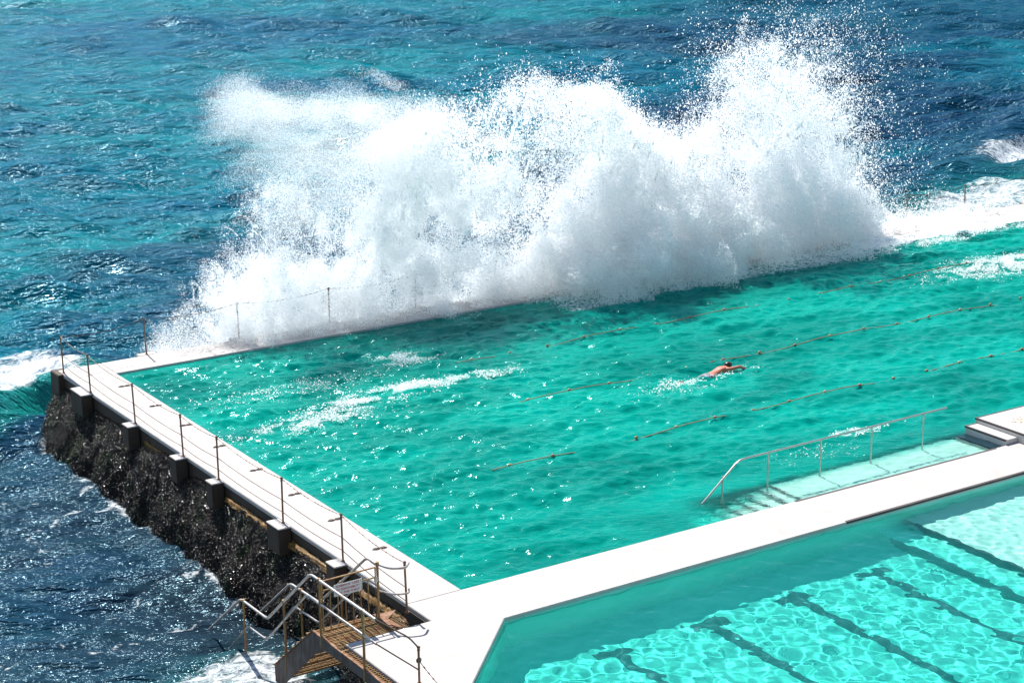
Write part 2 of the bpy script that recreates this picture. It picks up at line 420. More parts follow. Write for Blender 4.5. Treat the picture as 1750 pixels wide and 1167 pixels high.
# ------------------------------------------------------------------ sea
def build_sea():
    rr = 16 * np.exp(np.arange(0, 1180) * .0042)
    rr = np.concatenate([rr, rr[-1] * np.exp(np.arange(1, 40) * .05)])
    core = np.linspace(radians(10), radians(56), 620)          # azimuth from +Y towards +X
    left = np.linspace(radians(-50), radians(10), 150)[:-1]; right = np.linspace(radians(56), radians(110), 140)[1:]
    az = np.concatenate([left, core, right])
    A, R = np.meshgrid(az, rr)
    X = CX + R * np.sin(A); Y = CY + R * np.cos(A)
    cell = R * .0045
    Z = SEA + waves(X, Y, 90, .7, 8, .0175, radians(-120), .38, 5, cell, .5) * (1 + .5 * sstep(50, 150, R))
    # swell running at the wall
    Z += .13 * np.sin((X * .18 + Y * .98) * 2 * pi / 21 + .7) * sstep(18, 60, np.hypot(X - 10, Y - 20))
    foam = np.zeros_like(X); green = np.zeros_like(X); dark = np.zeros_like(X)
    reef = fbm(X * .035, Y * .07, 0 * X + 2, 4, 1)
    navy = np.clip(sstep(33, 40, np.degrees(A) + (reef - .5) * 22) * sstep(300, 120, R) + sstep(46, 38, Y + (reef - .5) * 40 - .25 * X) * .9, 0, 1) * sstep(.3, .5, reef + .08)
    n1 = fbm(X * .25, Y * .45, 0 * X, 4); n2 = fbm(X * .7, Y * 1.1, 0 * X + 3, 4, 1)
    # breaker left of the corner
    yc = 24.5 + (X + 3) * .38 + .9 * (n1 - .5)
    side = sstep(2.8, 0.2, X)
    d = Y - yc
    Z += side * .95 * np.where(d < 0, np.exp(-(d / .75) ** 2), np.exp(-(d / 3.2) ** 2))
    foam = np.maximum(foam, side * np.clip(.62 * sstep(-.6, .2, d) * sstep(8.0, 4.5, d) * (.75 + .5 * n2), 0, 1))
    green = np.maximum(green, side * sstep(-1.7, -.7, d) * sstep(1.5, -.3, d) * .9)
    # foam where the sea meets the back wall and below the burst
    bw = sstep(1.0, 4, X) * sstep(46, 36, X) * sstep(29 + 3 * n1, 22.4, Y) * sstep(20, 22, Y)
    foam = np.maximum(foam, bw * .8)
    # washed area right, beyond the wall
    wr = np.exp(-(((X - 47) / 11) ** 2 + ((Y - 29 - (X - 47) * .35) / 4.2) ** 2))
    foam = np.maximum(foam, np.clip(wr * .8, 0, .6)); green = np.maximum(green, np.clip(wr * .8, 0, .5))
    wr2 = np.exp(-(((X - 62) / 9) ** 2 + ((Y - 37) / 3.2) ** 2)); foam = np.maximum(foam, np.clip(wr2 * .8, 0, .62))
    d3 = Y - (43.5 + (X - 66) * .5 + 1.2 * (n1 - .5)); s3 = sstep(58, 64, X)
    Z += s3 * .6 * np.where(d3 < 0, np.exp(-(d3 / 1.2) ** 2), np.exp(-(d3 / 3) ** 2))
    foam = np.maximum(foam, s3 * sstep(66, 69, X) * sstep(-.9, 0, d3) * sstep(2.5, .4, d3) * .66)
    d4 = Y - (37.5 + (X - 56) * .42 + 1.2 * (n1 - .5)); s4 = sstep(50, 56, X)
    Z += s4 * .7 * np.where(d4 < 0, np.exp(-(d4 / .9) ** 2), np.exp(-(d4 / 3) ** 2))
    # scattered white caps and drifting foam lace
    cap = sstep(.52, .66, fbm(X * .09 + 9, Y * .18, 0 * X, 3, 2)) * sstep(.55, .66, n2) * (Z - SEA > .1)
    foam = np.maximum(foam, cap * .46)
    # calm gutter beside the side wall
    gut = sstep(.0, -1.0, X) * sstep(24, 21.5, Y)
    Z = Z * (1 - gut) + gut * (SEA - .38 + (Z - SEA) * .42)
    lace = np.abs(fbm(X * .35 + 4, Y * .5, 0 * X + 8, 4, 1) - .5)
    foam = np.maximum(foam, gut * sstep(.05, .0, lace) * .58 * sstep(.45, .6, n1))
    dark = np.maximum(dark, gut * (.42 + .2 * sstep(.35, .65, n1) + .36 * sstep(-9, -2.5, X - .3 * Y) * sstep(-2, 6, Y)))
    dx = -1.6 - X
    run = gut * sstep(1.9, .3, dx) * sstep(-5, 0, Y)
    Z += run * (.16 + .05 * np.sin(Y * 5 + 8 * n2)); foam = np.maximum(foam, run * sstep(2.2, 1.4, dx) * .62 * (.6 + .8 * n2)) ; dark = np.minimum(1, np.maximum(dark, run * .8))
    churn = np.exp(-(((X + 4.8) / 2.0) ** 2 + ((Y - 2.2) / 1.7) ** 2)); Z += churn * (.38 + .25 * (n2 - .5))
    foam = np.maximum(foam, np.clip(churn * 1.1, 0, .60)); green = np.maximum(green, np.clip(churn, 0, .5))
    # under the pools the sea stays well down
    hole = (X > -1.5) & (Y < 21.9); Z = np.where(hole, -5.0, Z)
    hole2 = (Y < -1.3) & (X > -3.6); Z = np.where(hole2, -5.0, Z)
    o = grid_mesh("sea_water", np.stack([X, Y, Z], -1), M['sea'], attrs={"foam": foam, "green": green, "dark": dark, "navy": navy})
    tag(o, kind="structure")
build_sea()

# ------------------------------------------------------------------ pools
def flat(name, x0, x1, y0, y1, z, m, kind="structure", recv=True, parent=None):
    b = MB(); b.add([(x0, y0, z), (x1, y0, z), (x1, y1, z), (x0, y1, z)], [(0, 1, 2, 3)])
    o = b.build(name, m, parent)
    if kind: o["kind"] = kind
    if recv: o.cycles.is_caustics_receiver = True
    return o
LW = -.07
def build_lap():
    xs = np.arange(0.0, 52, .075); ys = np.linspace(0.0, 20.94, 290)
    X, Y = np.meshgrid(xs, ys)
    Z = LW + waves(X, Y, 80, .28, 2.6, .0062, radians(-112), .5, 9, None, .55)
    e = np.minimum(np.minimum(X, Y), 20.94 - Y)
    Z = LW + (Z - LW) * sstep(-.1, .8, e) * (1 - .72 * sstep(4, 6, X) * sstep(3.6, 1.8, Y))
    n = fbm(X * .5, Y * .9, 0 * X, 4)
    F = np.zeros_like(X)
    def blob(x, y, rx, ry, a, rot=0):
        c, s = cos(rot), sin(rot); u = (X - x) * c + (Y - y) * s; v = -(X - x) * s + (Y - y) * c
        return a * np.exp(-((u / rx) ** 2 + (v / ry) ** 2))
    for q in [(2.6, 13.0, 1.3, .5, .56), (4.4, 13.8, .9, .4, .54), (6.8, 14.2, 1.3, .4, .58, .15), (8.4, 17.2, .6, .4, .58), (9.3, 14.3, 1.0, .4, .46),
              (3.9, 16.2, 2.0, .7, .45), (34.3, 15.0, 1.4, .6, .62), (15, 3.35, .6, .2, .58), (14.2, 9.7, .6, .3, .44), (16.1, 9.8, .8, .25, .46)]:
        F = np.maximum(F, blob(*q))
    # white water spilling over the sea wall
    sp = sstep(29, 33, X) * sstep(19.4 - 1.2 * (n - .5), 20.3 - 1.4 * (n - .5), Y); F = np.maximum(F, sp * .95)
    sp2 = sstep(14, 17, X) * sstep(35, 31, X) * sstep(17.6 + 1.5 * n, 19.3, Y); F = np.maximum(F, sp2 * .56)
    sp3 = sstep(30, 34, X) * sstep(17.6, 19.5, Y) * .5; F = np.maximum(F, sp3)
    Z += .18 * sp * n
    o = grid_mesh("lap_pool_water", np.stack([X, Y, Z], -1), M['lapwater'], attrs={"foam": F, "clear": sstep(1.9, 1.4, Y) * sstep(7.4, 8.6, X)})
    o["kind"] = "structure"; o.cycles.is_caustics_caster = True
    flat("lap_pool_floor", -.3, 52, -.3, 21.2, -2.1, M['lapfloor'])
build_lap()

LOW = -.13
def build_low():
    xs = np.arange(-6.5, 30, .05); ys = np.arange(-16, -1.9 + .0, .05)
    X, Y = np.meshgrid(xs, ys)
    X = np.maximum(X, Y + 1.96)
    Z = LOW + waves(X, Y, 60, .22, 1.3, .0021, 0, 9, 31, None, .9)
    o = grid_mesh("lower_pool_water", np.stack([X, Y, Z], -1), M['lowwater'], attrs={"clear": .75 * sstep(11.0, 12.2, X + .06 * Y + .3)})
    o["kind"] = "structure"; o.cycles.is_caustics_caster = True
    b = MB(); b.add([(-.02, -1.8, -1.55), (-12, -13.78, -1.55), (-12, -20, -1.55), (11.3, -20, -1.55), (11.3, -1.5, -1.55)], [(0, 1, 2, 3, 4)]); o = b.build("lower_pool_floor", M['lowfloor']); o["kind"] = "structure"; o.cycles.is_caustics_receiver = True
    flat("shallow_pool_floor", 12.2, 45, -20, -1.5, -.75, M['shallow'])
    b = MB(); b.box(11.3, 12.2, -20, -1.5, -2, -1.12); o = b.build("shallow_pool_floor", M['lowfloor']); o["kind"] = "structure"; o.cycles.is_caustics_receiver = True
    b = MB(); b.box(12.19, 12.27, -20, -2.2, -1.11, -.74); b.box(11.27, 11.33, -20, -2.3, -1.5, -1.115); o = b.build("lane_marking", M['lane']); o["kind"] = "structure"; o.cycles.is_caustics_receiver = True
    for x in (1.85, 4.5, 7.1, 9.65):
        b = MB(); z = -1.545
        b.add([(x - .14, -15, z), (x + .14, -15, z), (x + .14, -3.6, z), (x - .14, -3.6, z)], [(0, 1, 2, 3)])
        b.add([(x - .5, -3.6, z), (x + .5, -3.6, z), (x + .5, -3.26, z), (x - .5, -3.26, z)], [(0, 1, 2, 3)])
        o = b.build("lane_marking", M['lane']); o["kind"] = "structure"; o.cycles.is_caustics_receiver = True
build_low()

# ------------------------------------------------------------------ decks
# front promenade between the pools with the widened landing at the corner
D = empty("pool_promenade", (0, -1, 0))
tag(D, "pale concrete promenade between the two pools, widening at the corner landing", "walkway")
b = MB()
b.prism([(-3.62, -1.1), (-3.62, -9.5), (-7.2, -9.5), (-2.3, -4.2), (0, -1.9), (40, -1.72), (40, .32), (17.45, .2), (17.45, 0), (-1.45, 0), (-1.45, -1.1)][::-1] if False else
        [(-3.62, -1.1), (-3.62, -9.0), (-3.4, -9.0), (-3.0, -4.95), (-2.3, -4.2), (-.05, -1.9), (40, -1.72), (40, .0), (-1.47, .0), (-1.47, -1.1)], -.1, 0.0)
b.build("paving", M['deck'], D, bevel=.012)
b = MB(); b.prism([(-3.6, -1.12), (-3.6, -5.97), (-2.28, -4.18), (-.04, -1.87), (40, -1.69), (40, -.03), (-1.5, -.03), (-1.5, -1.12)], -2.6, -.102)
b.build("retaining_wall", M['deckside'], D)
b = MB(); b.prism([(-3.0, -4.93), (-2.29, -4.21), (-.045, -1.885), (40, -1.705), (40, -1.69), (-.04, -1.865), (-2.27, -4.17), (-3.0, -4.9)], -2.55, -.103)
b.build("pool_lining", M['lowfloor'], D)
b = MB()
b.box(10.1, 17.45, -.07, .012, -.12, .004); b.prism([(10.2, -1.858), (40, -1.724), (40, -1.64), (10.2, -1.774)], -.055, .004)
b.build("edge_strip", M['black'], D)

# left side sea wall
WL = empty("sea_wall", (-1, 10, -2)); tag(WL, "side wall of the lap pool with white top walk, blocky buttresses and black mussel crust", "wall")
b = MB(); b.box(-1.45, 0, .002, 22.3, -.12, 0.0); b.build("walkway", M['deck'], WL, bevel=.015)
b = MB(); b.box(-1.42, -.01, .01, 22.28, -2.7, -.121); b.build("wall_body", M['deckside'], WL)
BY = [3.05, 6.14, 9.97, 12.35, 15.8, 19.75]
BW = [.46, .7, .42, .44, .46, .95]
for y, wd in zip(BY, BW):
    b = MB(); b.box(-1.8, -1.452, y - wd / 2, y + wd / 2, -.72, -.035)
    t = b.build("buttress", M['deckside'], WL, bevel=.02)
    b = MB(); b.box(-1.81, -1.452, y - wd / 2 - .01, y + wd / 2 + .01, -.034, .003)
    c = b.build("cap", M['deck'], t, bevel=.012); c.location = (0, 0, 0)
b = MB(); b.box(-1.62, -1.2, 21.75, 22.5, -1.2, -.002); b.build("buttress", M['deckside'], WL, bevel=.02)
# algae shelves between the buttresses
for (y0, y1, wd) in ((3.35, 5.75, .09), (6.6, 9.6, .06), (12.9, 15.2, .02), (-.7, 2.75, .07)):
    n = int((y1 - y0) / .06); V = np.zeros((6, n, 3)); yy = np.linspace(y0, y1, n)
    for k in range(6):
        t = k / 5
        V[k, :, 0] = -1.43 - t * wd * 1.6 - .03 * vnoise(yy * 5, yy * 0 + k, yy * 0)
        V[k, :, 1] = yy
        V[k, :, 2] = -.36 - .14 * t * t + .07 * (vnoise(yy * 9, yy * 0 + k * 1.7, yy * 0 + 2) - .5)
    grid_mesh("algae_shelf", V, M['algae'], WL)
# mussel crust
def crust():
    P = [(-3.72, -8.0), (-3.7, -1.5), (-2.9, -1.0), (-1.62, -.8), (-1.5, 0), (-1.48, 8), (-1.46, 16), (-1.45, 21.2), (-1.38, 22.1), (-.9, 22.5), (0, 22.55), (4, 22.55)]
    pts = []
    for a, c in zip(P[:-1], P[1:]):
        L = math.hypot(c[0] - a[0], c[1] - a[1]); n = max(2, int(L / .05))
        pts += [(a[0] + (c[0] - a[0]) * k / n, a[1] + (c[1] - a[1]) * k / n) for k in range(n)]
    pts = np.array(pts + [P[-1]])
    t = np.gradient(pts, axis=0)
    ker = np.ones(31) / 31
    t = np.stack([np.convolve(np.pad(t[:, i], 15, mode='edge'), ker, 'valid') for i in range(2)], -1)
    t /= np.linalg.norm(t, axis=1)[:, None]
    N = np.stack([-t[:, 1], t[:, 0]], -1)     # outward (-x side while going +y)
    m = 64; s = np.linspace(0, 1, m)
    V = np.zeros((len(pts), m, 3))
    Yc = pts[:, 1][:, None] + 0 * s[None]; Xc = pts[:, 0][:, None] + 0 * s[None]; S = 0 * Yc + s[None]
    # top shelf height undulates and dips between buttresses
    top = -.42 - .12 * (fbm(Yc * .6, Xc, 0 * Yc, 3) - .5) * 2
    near = np.zeros_like(Yc)
    for y in BY: near = np.maximum(near, np.exp(-((Yc - y) / .55) ** 2))
    top = top - .25 * near
    z = top * (1 - S) + (-3.2) * S
    off = .06 + .95 * S ** .8 + .12 * np.sin(S * pi)
    off = off + .38 * (fbm(Yc * .9, S * 2.2 + Xc, 0 * S, 4, 1) - .5) + .10 * (fbm(Yc * 4, S * 9 + Xc * 4, 0 * S, 3, 2) - .5) * 2
    off = np.maximum(off, .02) 
    off[:, 0] = -.05
    V[..., 0] = Xc + N[:, 0][:, None] * off; V[..., 1] = Yc + N[:, 1][:, None] * off
    V[..., 2] = z + .06 * (fbm(Yc * 5, S * 12, Xc, 2) - .5)
    g = grid_mesh("mussel_crust", V, M['rock'], WL)
    # individual mussel shells standing out of the crust
    k = 48000
    i = RNG.integers(0, V.shape[0], k); j = (RNG.random(k) ** .8 * (m - 6)).astype(int)
    c = V[i, j] + np.c_[N[i] * .025, np.full(k, .01)] + RNG.normal(0, .02, (k, 3))
    L = RNG.uniform(.018, .05, k)
    d1 = RNG.normal(size=(k, 3)); d1 /= np.linalg.norm(d1, axis=1)[:, None]
    d2 = np.cross(d1, RNG.normal(size=(k, 3))); d2 /= np.linalg.norm(d2, axis=1)[:, None]
    d3 = np.cross(d1, d2)
    vv = np.stack([c + d1 * L[:, None], c + d2 * L[:, None] * .45, c + d3 * L[:, None] * .35, c - d2 * L[:, None] * .45, c - d3 * L[:, None] * .35, c - d1 * L[:, None]], 1)
    ff = np.array([(0, 1, 2), (0, 2, 3), (0, 3, 4), (0, 4, 1), (5, 2, 1), (5, 3, 2), (5, 4, 3), (5, 1, 4)])
    F = (np.arange(k)[:, None, None] * 6 + ff[None]).reshape(-1, 3)
    o = tri_mesh("mussel", vv.reshape(-1, 3), F, M['shell'], WL); o["kind"] = "stuff"
def tri_mesh(name, v, F, m, parent=None):
    me = bpy.data.meshes.new(name); n = len(F)
    me.vertices.add(len(v)); me.loops.add(n * 3); me.polygons.add(n)
    me.vertices.foreach_set("co", v.reshape(-1).astype(np.float32))
    me.loops.foreach_set("vertex_index", F.reshape(-1).astype(np.int32))
    me.polygons.foreach_set("loop_start", (np.arange(n) * 3).astype(np.int32))
    me.update(calc_edges=True)
    return link(name, me, m, parent)
crust()

# back sea wall
WB = empty("sea_wall", (20, 21.6, -2)); tag(WB, "long ocean-side wall of the lap pool that the big wave is bursting over", "wall")
b = MB(); b.box(.002, 52, 20.94, 22.3, -.2, -.001); b.build("walkway", M['deck'], WB, bevel=.015)
b = MB(); b.box(.01, 52, 20.96, 22.28, -2.7, -.201); b.build("wall_body", M['deckside'], WB)
BX = [1.65, 4.99, 8.44, 11.9, 15.3, 18.8, 22.3, 25.7, 29.1, 32.5, 35.9, 39.3, 43.2, 46.7]
for x in BX:
    b = MB(); b.box(x - .3, x + .3, 22.302, 22.62, -.75, .004); b.build("buttress", M['deck'], WB, bevel=.02)

# landing block and entry steps at the far right
ST = empty("entry_steps", (18, 1, 0)); tag(ST, "white concrete steps with black painted edges leading down into the lap pool", "steps")
b = MB(); b.box(18.33, 40, -.75, 1.62, -.6, .28); b.build("landing", M['step'], ST, bevel=.01)
b = MB(); b.box(17.87, 18.328, .014, 1.57, -.6, .14); b.build("step", M['step'], ST, bevel=.01)
b = MB(); b.box(17.45, 17.868, .014, 1.52, -.6, -.10); b.build("step", M['step'], ST, bevel=.01)
b = MB(); b.box(18.322, 18.38, -.755, 1.63, .235, .285); b.box(18.38, 40, 1.57, 1.63, .235, .285); b.build("nosing", M['black'], ST)
b = MB(); b.box(17.862, 17.92, .016, 1.58, .095, .145); b.box(17.92, 18.32, 1.52, 1.58, .095, .145); b.build("nosing", M['black'], ST)
b = MB(); b.box(17.442, 17.50, .016, 1.53, -.15, -.094); b.build("nosing", M['black'], ST)
b = MB(); b.box(10.6, 17.44, .0, 1.62, -2, -.36); o = b.build("ledge", M['shallow'], ST); o.cycles.is_caustics_receiver = True
for i in range(7):
    x1 = 10.6 - i * .40; z = -.50 - i * .15
    b = MB(); b.box(x1 - .40, x1 - .001, 0, 1.6, -2.05, z); o = b.build("step", M['shallow'], ST); o.cycles.is_caustics_receiver = True
    b = MB(); b.box(x1 - .40, x1 - .32, 0, 1.6, z + .002, z + .006); o = b.build("nosing", M['black'], ST); o.cycles.is_caustics_receiver = True
b = MB(); b.box(10.6, 10.68, 0, 1.6, -.357, -.353); o = b.build("nosing", M['black'], ST); o.cycles.is_caustics_receiver = True
# sandy mat on the landing
b = MB()
rs = np.random.default_rng(3)
for k in range(240):
    x = rs.uniform(18.9, 22.5); y = .35 + (rs.random() + rs.random()) * .35; s = rs.uniform(.02, .06)
    a = rs.uniform(0, pi); dx, dy = cos(a) * s, sin(a) * s
    b.add([(x - dx, y - dy, .2845), (x + dy * .6, y - dx * .6, .2845), (x + dx, y + dy, .2845), (x - dy * .6, y + dx * .6, .2845)], [(0, 1, 2, 3)])
o = b.build("sand", mat_plain('wet_sand', (.62, .38, .17), .9)); tag(o, "scatter of orange sand on the white landing at the right edge", "sand", kind="stuff")

# pool hand rail
H = empty("handrail", (12, 1.4, -.4)); tag(H, "stainless steel handrail rising out of the lap pool above the submerged ledge", "handrail")
b = MB(); b.tube([(7.3, 1.38, -.8), (8.2, 1.38, -.06), (9.28, 1.38, .8), (9.42, 1.38, .86), (9.6, 1.38, .875), (16.98, 1.46, .875)], .026, 10); b.build("top_rail", M['steel'], H, True)
for x in (8.86, 10.4, 12.25, 14.1, 16.05):
    zt = .86 if x > 9.4 else .52
    b = MB(); b.tube([(x, 1.42, -.5 if x > 10 else -1.6), (x, 1.42, zt)], .022, 8); b.build("post", M['steel'], H, True)

# ------------------------------------------------------------------ fences
def fence_post(base, h, lean, parent, knob=True):
    b = MB(); bx, by, bz = base; lx, ly = lean
    b.tube([(bx, by, bz - .02), (bx + lx, by + ly, bz + h)], .026, 8)
    b.tube([(bx, by, bz), (bx, by, bz + .02)], .05, 8)
    o = b.build("post", M['post'], parent, True)
    k = MB(); k.ball((bx + lx, by + ly, bz + h + .01), .042, 8, 6, (1, 1, .8)); k.tube([(bx + lx - .03, by + ly, bz + h - .05), (bx + lx + .03, by + ly, bz + h - .05)], .02, 6)
    c = k.build("cap", M['chain'], o, True); c.location = (0, 0, 0)
    return (bx + lx, by + ly, bz + h)
def chain_mesh(p, q, sag, r=.012, links=True):
    b = MB(); p = Vector(p); q = Vector(q); L = (q - p).length; n = max(6, int(L / .09)); pr = None
    for k in range(n):
        t0 = k / n; t1 = (k + 1) / n
        a = p.lerp(q, t0); c = p.lerp(q, t1); a.z -= sag * 4 * t0 * (1 - t0); c.z -= sag * 4 * t1 * (1 - t1)
        m_ = (a + c) / 2; e = .35 if k % 2 else 1.0
        b.tube([a, m_, c], [r * .7, r * 1.25 * e + r * .3, r * .7], 5)
    return b
F1 = empty("chain_fence", (-1.45, 10, 0)); tag(F1, "rusty post fence with two wires and a chain along the side wall above the mussels", "fence")
PY = [(-1.45, 3.05), (-1.5, 6.14), (-1.49, 10.0), (-1.49, 12.33), (-1.47, 15.82), (-1.42, 19.5), (-1.37, 21.95)]
tops = [fence_post((x, y, 0), 1.19, (random.uniform(-.03, .02), random.uniform(-.02, .02)), F1) for x, y in PY]
GP = (-1.69, -.42)
gt = fence_post((GP[0], GP[1], 0), 1.2, (-.02, .02), F1)
allp = [gt] + tops
for a, c in zip(allp[:-1], allp[1:]):
    chain_mesh(a, c, .10 * (Vector(a) - Vector(c)).length / 3.3, .011).build("chain", M['chain'], F1)
for hz in (.62, .29):
    pts = []
    for i, (a, c) in enumerate(zip(allp[:-1], allp[1:])):
        for k in range(6):
            t = k / 6; p = Vector(a).lerp(Vector(c), t); p.z = hz - .05 * 4 * t * (1 - t); p.x += .0; pts.append(p)
    p = Vector(allp[-1]); p.z = hz; pts.append(p)
    b = MB(); b.tube(pts, .010, 6); b.build("wire", M['chain'], F1)
F2 = empty("chain_fence", (20, 22.4, 0)); tag(F2, "rusty post and chain fence along the ocean wall, partly hidden in the white spray", "fence")
tp = [fence_post((x, 22.42, 0), 1.22, (random.uniform(-.03, .03), 0), F2) for x in BX]
for a, c in zip([tops[-1]] + tp[:-1], tp):
    chain_mesh(a, c, .14, .012).build("chain", M['chain'], F2)
# fence continuing on the landing towards the viewer
F3 = empty("chain_fence", (-3.3, -4.5, 0)); tag(F3, "lone rusty fence post with drooping chain at the bottom edge of the landing", "fence")
t0 = fence_post((-3.27, -3.65, 0), .8, (0, 0), F3); t1 = fence_post((-3.35, -7.4, 0), .8, (0, 0), F3)
chain_mesh((t0[0], t0[1], .52), (t1[0], t1[1], .6), .35).build("chain", M['chain'], F3)
b = MB(); b.tube([(t0[0] + .055 * cos(a), t0[1], .52 + .055 * sin(a)) for a in np.linspace(0, 2 * pi, 12, endpoint=False)], .012, 6, True); b.tube([(t0[0], t0[1], .48), (t0[0], t0[1], .56)], .04, 8); b.build("ring", M['chain'], F3)

# rope anchor rings on the side walk
first = None
for i, y in enumerate([3.25, 5.58, 7.81, 10.1, 12.48, 14.78, 17.02, 19.45]):
    if first is None:
        b = MB()
        for s in (-1, 1):
            b.tube([(.09 * s + .08 * cos(a), .05 * sin(a), .015) for a in np.linspace(0, 2 * pi, 12, endpoint=False)], .011, 5, True)
        b.tube([(-.2, 0, .012), (.2, 0, .012)], .009, 5)
        o = first = b.build("anchor_ring", M['chain'])
    else:
        o = first.copy(); COL.objects.link(o)
    o.location = (-.33, y, 0)
    o.rotation_euler.z = random.uniform(-.15, .15)
    ordn = ["nearest to the gate", "second from the gate", "third from the gate", "fourth from the gate", "fifth from the gate", "sixth from the gate", "seventh from the gate", "by the ocean corner"][i]
    tag(o, "dark lane rope ring lying on the white side walk, " + ordn, "ring", "rope anchor rings along the side walk")

# ------------------------------------------------------------------ sea stairs, gate, sign
S1 = empty("sea_stairs", (-3, 0, -1)); tag(S1, "rusting steel stairs with grating and pipe rails going down from the landing into the sea", "stairs")
xo, xi = -3.9, -2.38
def grating(name, x0, x1, y0, y1, z, sx=.1, sy=.045, m='gold', t=.012, zf=None):
    b = MB(); zf = zf or (lambda y: z)
    y = y0
    while y <= y1 + 1e-6:
        b.box(x0, x1, y - t / 2, y + t / 2, zf(y) - .02, zf(y)); y += sy
    x = x0
    while x <= x1 + 1e-6:
        b.tube([(x, y0, zf(y0) + .002), (x, y1, zf(y1) + .002)], .008, 4); x += sx
    return b.build(name, M[m], S1)
grating("platform_grating", -3.86, -2.0, -1.06, -.08, -.03, .17, .07)
grating("walk_grating", -3.86, -3.66, -6.0, -1.10, -.03, .07, .09)
# stringers (outer one shows as a peaked plate)
for x, nm in ((xo, "stringer"), (xi + .02, "stringer")):
    b = MB(); b.xprism([(-6.2, .02), (-.12, .02), (1.9, -1.62), (1.9, -2.0), (1.55, -2.0), (-.2, -.5), (-.75, -.24), (-6.2, -.24)] if x == xo else [(-.95, .0), (-.12, .0), (1.9, -1.62), (1.9, -2.0), (1.55, -2.0), (-.2, -.5), (-.95, -.24)], x - .012, x + .012)
    st = b.build(nm, M['stringer'], S1)
    b = MB(); w2 = .035
    b.add([(x - w2, -6.2 if x == xo else -.95, .028), (x + w2, -6.2 if x == xo else -.95, .028), (x + w2, -.12, .028), (x - w2, -.12, .028)], [(0, 1, 2, 3)])
    b.add([(x - w2, -.12, .026), (x + w2, -.12, .026), (x + w2, 1.93, -1.6), (x - w2, 1.93, -1.6)], [(0, 1, 2, 3)])
    c = b.build("flange", M['rustplate'], st); c.location = (0, 0, 0)
    c.modifiers.new("t", 'SOLIDIFY').thickness = .012
for i in range(8):
    y = .08 + i * .25; z = -.2 - i * .205
    b = MB()
    for k in range(5): b.box(xo + .02, xi - .01, y + k * .05, y + k * .05 + .012, z - .03, z)
    for k in range(10): xx = xo + .04 + k * .157; b.box(xx, xx + .012, y, y + .22, z - .012, z + .003)
    b.build("tread", M['gold'], S1)
grating("landing_grating", -3.86, -2.4, 2.1, 3.7, -2.3, .17, .07)
grating("brace_grating", -3.86, -2.4, -.1, 1.4, 0, .17, .1, 'gold', .014, lambda y: -.55 - (y + .1) * .8)
b = MB(); b.add([(-1.83, -.15, .006), (-2.33, -.12, .006), (-2.33, -.5, .006), (-2.25, -1.06, .006), (-2.17, -1.06, .006), (-2.2, -.46, .006)], [(0, 1, 2, 3, 4, 5)]); o = b.build("kick_plate", M['rustplate'], S1); o.modifiers.new("t", 'SOLIDIFY').thickness = .01
def rail(pts, r=.028, m='rail', name="rail"):
    P = [Vector(p) for p in pts]; out = [P[0]]
    for a, c, e in zip(P[:-2], P[1:-1], P[2:]):    # rounded corners
        l = min(.14, (c - a).length * .4, (e - c).length * .4)
        p0 = c + (a - c).normalized() * l; p1 = c + (e - c).normalized() * l
        for t in (0, .25, .5, .75, 1): out.append(p0 * (1 - t) ** 2 + c * 2 * t * (1 - t) + p1 * t * t)
    out.append(P[-1]); b = MB(); b.tube(out, r, 10); return b.build(name, M[m], S1, True)
rail([(xo, -3.0, 1.345), (xo, -.1, 1.345), (xo, 2.2, -.56), (xo, 3.62, -.58), (xo, 5.6, -2.1)], .032)
rail([(xo, -3.0, 1.345), (-3.45, -3.6, 1.05), (t0[0], t0[1], .80)], .018, 'chain')
rail([(xo, -3.0, .8), (xo, .12, .78), (xo, 2.3, -1.12), (xo, 3.3, -1.15), (xo, 4.35, -2.1)], .026, name="mid_rail")
rail([(xo, -3.0, .8), (t0[0], t0[1], .3)], .016, 'chain', "mid_rail")
rail([(xi, -.3, 1.3), (xi, .12, 1.3), (xi, 2.55, -.66), (xi, 4.05, -.7), (xi, 6.1, -2.3)], .032)
rail([(xi, -.3, .72), (xi, .3, .7), (xi, 2.6, -1.2), (xi, 3.9, -1.24), (xi, 4.9, -2.2)], .026, name="mid_rail")
# curved return rails to the fence post
rail([(xi, -.3, 1.3), (-2.2, -.6, 1.24), (-1.86, -.72, 1.22), (-1.66, -.5, 1.22)], .026)
rail([(xi, -.3, .66), (-2.1, -.6, .6), (-1.78, -.7, .59), (-1.66, -.48, .6)], .022, name="mid_rail")
for (x, y, z0, z1) in ((xo, -.5, -.3, 1.35), (xo, -2.46, -.25, 1.34), (xo, 1.3, -1.5, .2), (xo, 3.48, -2.4, -.57), (xi, -.36, -.05, 1.33), (xi, 3.5, -2.3, -.68), (xi, 1.4, -1.6, .26)):
    b = MB(); b.tube([(x, y, z0), (x, y, z1)], .03, 8); b.tube([(x, y, z1 - .03), (x, y, z1 + .035)], .04, 8)
    b.build("post", M['gold'], S1, True)
# gate
G = empty("gate", (-3.1, -.4, 0)); tag(G, "rusty barred gate across the top of the sea stairs", "gate")
gy = -.40; gx0, gx1 = -3.78, -2.46
b = MB(); b.tube([(gx0, gy, .08), (gx0, gy, 1.25), (gx1, gy, 1.27), (gx1, gy, .08), (gx0, gy, .08)], .024, 8); b.tube([(gx0, gy, 1.03), (gx1, gy, 1.03)], .018, 8)
b.build("gate_frame", M['gold'], G, True)
for k in range(6):
    x = gx0 + (gx1 - gx0) * (k + 1) / 7
    b = MB(); b.tube([(x, gy, .09), (x, gy, 1.03)], .015, 6); b.build("bar", M['gold'], G, True)
b = MB(); b.box(gx1 - .02, gx1 + .06, gy - .03, gy + .03, .92, 1.06); b.build("latch", M['rail'], G, bevel=.008)
